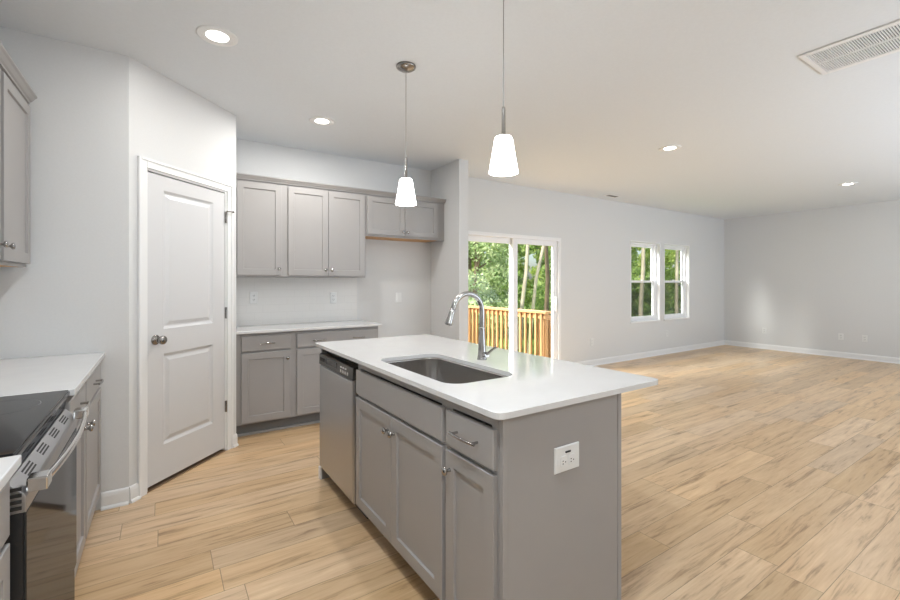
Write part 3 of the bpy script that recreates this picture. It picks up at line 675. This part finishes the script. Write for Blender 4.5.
# ------------------------------------------------------------------ outdoors: deck, railing, lawn, trees
GZ = -1.0
structure(MB().box(-30, 90, YO + .01, 90, GZ - .2, GZ).build('ground', M['lawn']))
dk = thing('deck', 'wooden deck platform outside the sliding door', 'deck', (0, 0, 0))
DKX1, DKY1, DKZ = 5.17, 7.1, -.16
b = MB()
for k in range(16):
    y = YO + .012 + k * .146
    b.box(2.0, DKX1, y, y + .14, DKZ - .03, DKZ)
b.build('deck_boards', M['pine_deck'], dk)
MB().box(2.0, DKX1, YO + .012, YO + .05, DKZ - .22, DKZ - .03).box(2.0, DKX1, DKY1 - .04, DKY1, DKZ - .22, DKZ - .03).box(DKX1 - .04, DKX1, YO + .05, DKY1 - .04, DKZ - .22, DKZ - .03).build('rim_joist', M['pine'], dk)
for x in (2.1, 5.02):
    for y in (5.0, DKY1 - .14): MB().box(x, x + .09, y, y + .09, GZ, DKZ - .03).build('deck_post', M['pine'], dk)
RTZ = .90
def railing(label, p0, p1, posts, loc):
    r = thing('deck_railing', label, 'railing', loc)
    d = Vector((p1[0] - p0[0], p1[1] - p0[1], 0)); ln = d.length; d.normalize(); nn = Vector((-d.y, d.x, 0))
    def bar(a, b_, w0, w1, z0, z1):
        P = Vector((p0[0], p0[1], 0)); vs = []
        for z in (z0, z1):
            for w_ in (w0, w1):
                for t in (a, b_): q = P + d * t + nn * w_; vs.append((q.x - loc[0], q.y - loc[1], z - loc[2]))
        return MB().add(vs, [(0, 2, 3, 1), (4, 5, 7, 6), (0, 1, 5, 4), (2, 6, 7, 3), (0, 4, 6, 2), (1, 3, 7, 5)])
    bar(-.06, ln + .03, -.08, .075, RTZ - .036, RTZ).build('cap_rail', M['pine'], r)
    bar(0, ln, -.02, .018, RTZ - .125, RTZ - .037).build('top_rail', M['pine'], r)
    bar(0, ln, -.02, .018, DKZ + .06, DKZ + .145).build('bottom_rail', M['pine'], r)
    for t in posts: bar(t - .047, t + .047, -.067, -.02, DKZ, RTZ - .037).build('post', M['pine'], r)
    nb = int(ln / .118)
    for k in range(nb):
        t = (k + .5) * ln / nb; bar(t - .018, t + .018, .018, .053, DKZ + .03, RTZ - .045).build('baluster', M['pine'], r)
    return r
railing('wooden deck railing running away from the house, seen through the sliding door', (5.10, 4.93), (5.10, 7.0), [.06, .14, 1.98], (5.10, 5.9, DKZ))
railing('wooden deck railing along the outer edge of the deck', (4.94, 7.03), (2.3, 7.03), [.07, 2.55], (3.7, 7.03, DKZ))
sr = thing('stair_rail', 'sloping wooden stair rail going down from the deck post', 'railing', (5.2, 4.98, GZ))
def slope(name, x0, z0, x1, z1, h, y0, y1):
    MB().prism([(x0 - 5.2, z0 - GZ - h), (x1 - 5.2, z1 - GZ - h), (x1 - 5.2, z1 - GZ), (x0 - 5.2, z0 - GZ)], y0, y1, 'y').build(name, M['pine'], sr)
slope('hand_rail', 5.18, .86, 6.4, 0.06, .09, -.02, .02); slope('lower_rail', 5.18, .02, 6.4, -.78, .09, -.02, .02)
for k in range(9):
    x = 5.28 + k * .12; z = .86 - (x - 5.18) * .656; MB().box(x - .018 - 5.2, x + .018 - 5.2, .02, .055, z - .9 - GZ, z - .03 - GZ).build('baluster', M['pine'], sr)
MB().box(6.36 - 5.2, 6.45 - 5.2, -.045, .045, 0, .1 - GZ).build('newel_post', M['pine'], sr)

RNG = np.random.default_rng(7)
def leaves_mesh(name, m, parent, centers, radii, counts, size, loc, flat=.8):
    P = []; 
    for c, r, n in zip(centers, radii, counts):
        u = RNG.normal(size=(n, 3)); u /= np.linalg.norm(u, axis=1, keepdims=True)
        rr = (RNG.random(n) ** .5)[:, None]
        P.append(np.array(c) + u * rr * np.array(r))
    P = np.concatenate(P); n = len(P)
    a = RNG.normal(size=(n, 3)); a /= np.linalg.norm(a, axis=1, keepdims=True)
    b = np.cross(a, RNG.normal(size=(n, 3))); b /= np.linalg.norm(b, axis=1, keepdims=True)
    s = size * (.6 + .8 * RNG.random((n, 1)))
    V = np.stack([P - a * s, P + b * s * .45, P + a * s, P - b * s * .45], 1).reshape(-1, 3) - np.array(loc)
    me = bpy.data.meshes.new(name); me.vertices.add(4 * n); me.vertices.foreach_set('co', V.ravel().astype(np.float32))
    me.loops.add(4 * n); me.loops.foreach_set('vertex_index', np.arange(4 * n, dtype=np.int32))
    me.polygons.add(n); me.polygons.foreach_set('loop_start', np.arange(0, 4 * n, 4, dtype=np.int32)); me.polygons.foreach_set('loop_total', np.full(n, 4, dtype=np.int32))
    me.update(); me.validate(); me.materials.append(m)
    o = bpy.data.objects.new(name, me); C.objects.link(o); o.parent = parent; return o
def tree(label, x, y, h, r, bark, leaf, lean=(0, 0), crown0=.35, crown_r=1.6, nblob=14, nleaf=5200, size=.09, group=None, name='tree'):
    t = thing(name, label, 'tree', (x, y, GZ), 0, group)
    rng = random.Random(int(x * 100 + y * 7))
    pts = [(lean[0] * (k / 8) + .06 * math.sin(k * 1.3 + x), lean[1] * k / 8 + .05 * math.cos(k * 1.7 + y), h * k / 8 - (.05 if k == 0 else 0)) for k in range(9)]
    MB().tube(pts, [r * (1.25 if k == 0 else 1 - .085 * k) for k in range(9)], 10).build('trunk', bark, t)
    br = MB(); cs_ = []; rs = []
    for k in range(nblob):
        f_ = crown0 + (1 - crown0) * (k + .5) / nblob; i = min(int(f_ * 8), 7); p = Vector(pts[i]).lerp(Vector(pts[i + 1]), f_ * 8 - i)
        a = k * 2.4 + rng.random(); q = crown_r * (.35 + .75 * rng.random()) * (1.15 - .55 * f_)
        e_ = p + Vector((math.cos(a) * q, math.sin(a) * q, .25 + .5 * rng.random()))
        br.tube([p, p.lerp(e_, .5) + Vector((0, 0, .1)), e_], [r * .28, r * .18, r * .06], 6)
        cs_.append((e_.x, e_.y, e_.z)); s_ = crown_r * (.38 + .28 * rng.random()); rs.append((s_, s_, s_ * .75))
    br.build('branches', bark, t)
    leaves_mesh('crown', leaf, t, cs_, rs, [nleaf // nblob] * nblob, size, (0, 0, 0))
    return t
def at_px(u, d):
    """a point on the ground along the sight line of the picture column u, at depth d"""
    c_, s_ = math.cos(math.radians(33.55)), math.sin(math.radians(33.55)); k = (u - 450) / 435
    return d * (s_ + c_ * k), d * (c_ - s_ * k)
LB, LM, LG, LD = M['leaf_bright'], M['leaf_mid'], M['leaf_grey'], M['leaf_dark']
def tr(label, u, d, *a, **k): x, y = at_px(u, d); return tree(label, x, y, *a, **k)
tr('broad sage-green leafy tree filling the left pane of the sliding door', 476, 11.8, 5.6, .09, M['bark_dark'], LG, crown0=.14, crown_r=.92, nblob=34, nleaf=17000, size=.055)
tr('pale upright trunk seen in the right pane of the sliding door, nearer its middle frame', 521, 15.5, 11, .085, M['bark_pale'], LB, lean=(.45, -.3), crown0=.46, crown_r=.6, nblob=16, nleaf=4800, size=.08)
tr('pale leaning trunk in the middle of the sliding door right pane', 525.5, 12.5, 10, .058, M['bark_pale'], LB, lean=(1.3, -.86), crown0=.48, crown_r=.75, nblob=14, nleaf=4200, size=.08)
tr('dark-barked trunk at the right edge of the sliding door glass', 546, 16.5, 10, .10, M['bark_dark'], LM, crown0=.48, crown_r=.6, nblob=14, nleaf=4200, size=.08)
tr('pale trunk centred in the window nearer the sliding door', 642, 19, 12, .10, M['bark_pale'], LB, crown0=.42, crown_r=1.0, nblob=16, nleaf=4500, size=.10)
tr('pale trunk seen near the right side of the window by the room corner', 677, 20, 12, .085, M['bark_pale'], LB, crown0=.42, crown_r=1.0, nblob=16, nleaf=4500, size=.10)
GB = 'background trees behind the nearer trunks'
BL = 'leafy background tree of the woods behind the deck'
for u, d, lf in ((468, 18.3, LM), (556, 19.4, LM), (512, 22.6, LB), (578, 23.0, LM), (468, 26.8, LB), (546, 27.2, LB), (508, 31, LM), (440, 31, LM), (582, 31, LB),
                 (619, 24.6, LB), (696, 24.6, LM), (656, 28.6, LB), (722, 29, LM), (625, 33, LM), (684, 33, LB), (654, 37.2, LM), (708, 37.5, LB)):
    tr(BL, u, d, 10, .17, M['bark_dark'], lf, crown0=.03, crown_r=1.06, nblob=44, nleaf=9200, size=.115, group=GB)
GS = 'low bushes at the edge of the woods'
for u, d, lf in ((497, 14.6, LG), (512, 17.6, LM), (632, 21, LM), (655, 21.6, LM), (690, 21.6, LM)):
    x, y = at_px(u, d)
    tree('leafy bush at the edge of the woods', x, y, 2.3, .05, M['bark_dark'], lf, crown0=.1, crown_r=.5, nblob=14, nleaf=3600, size=.07, group=GS, name='bush')
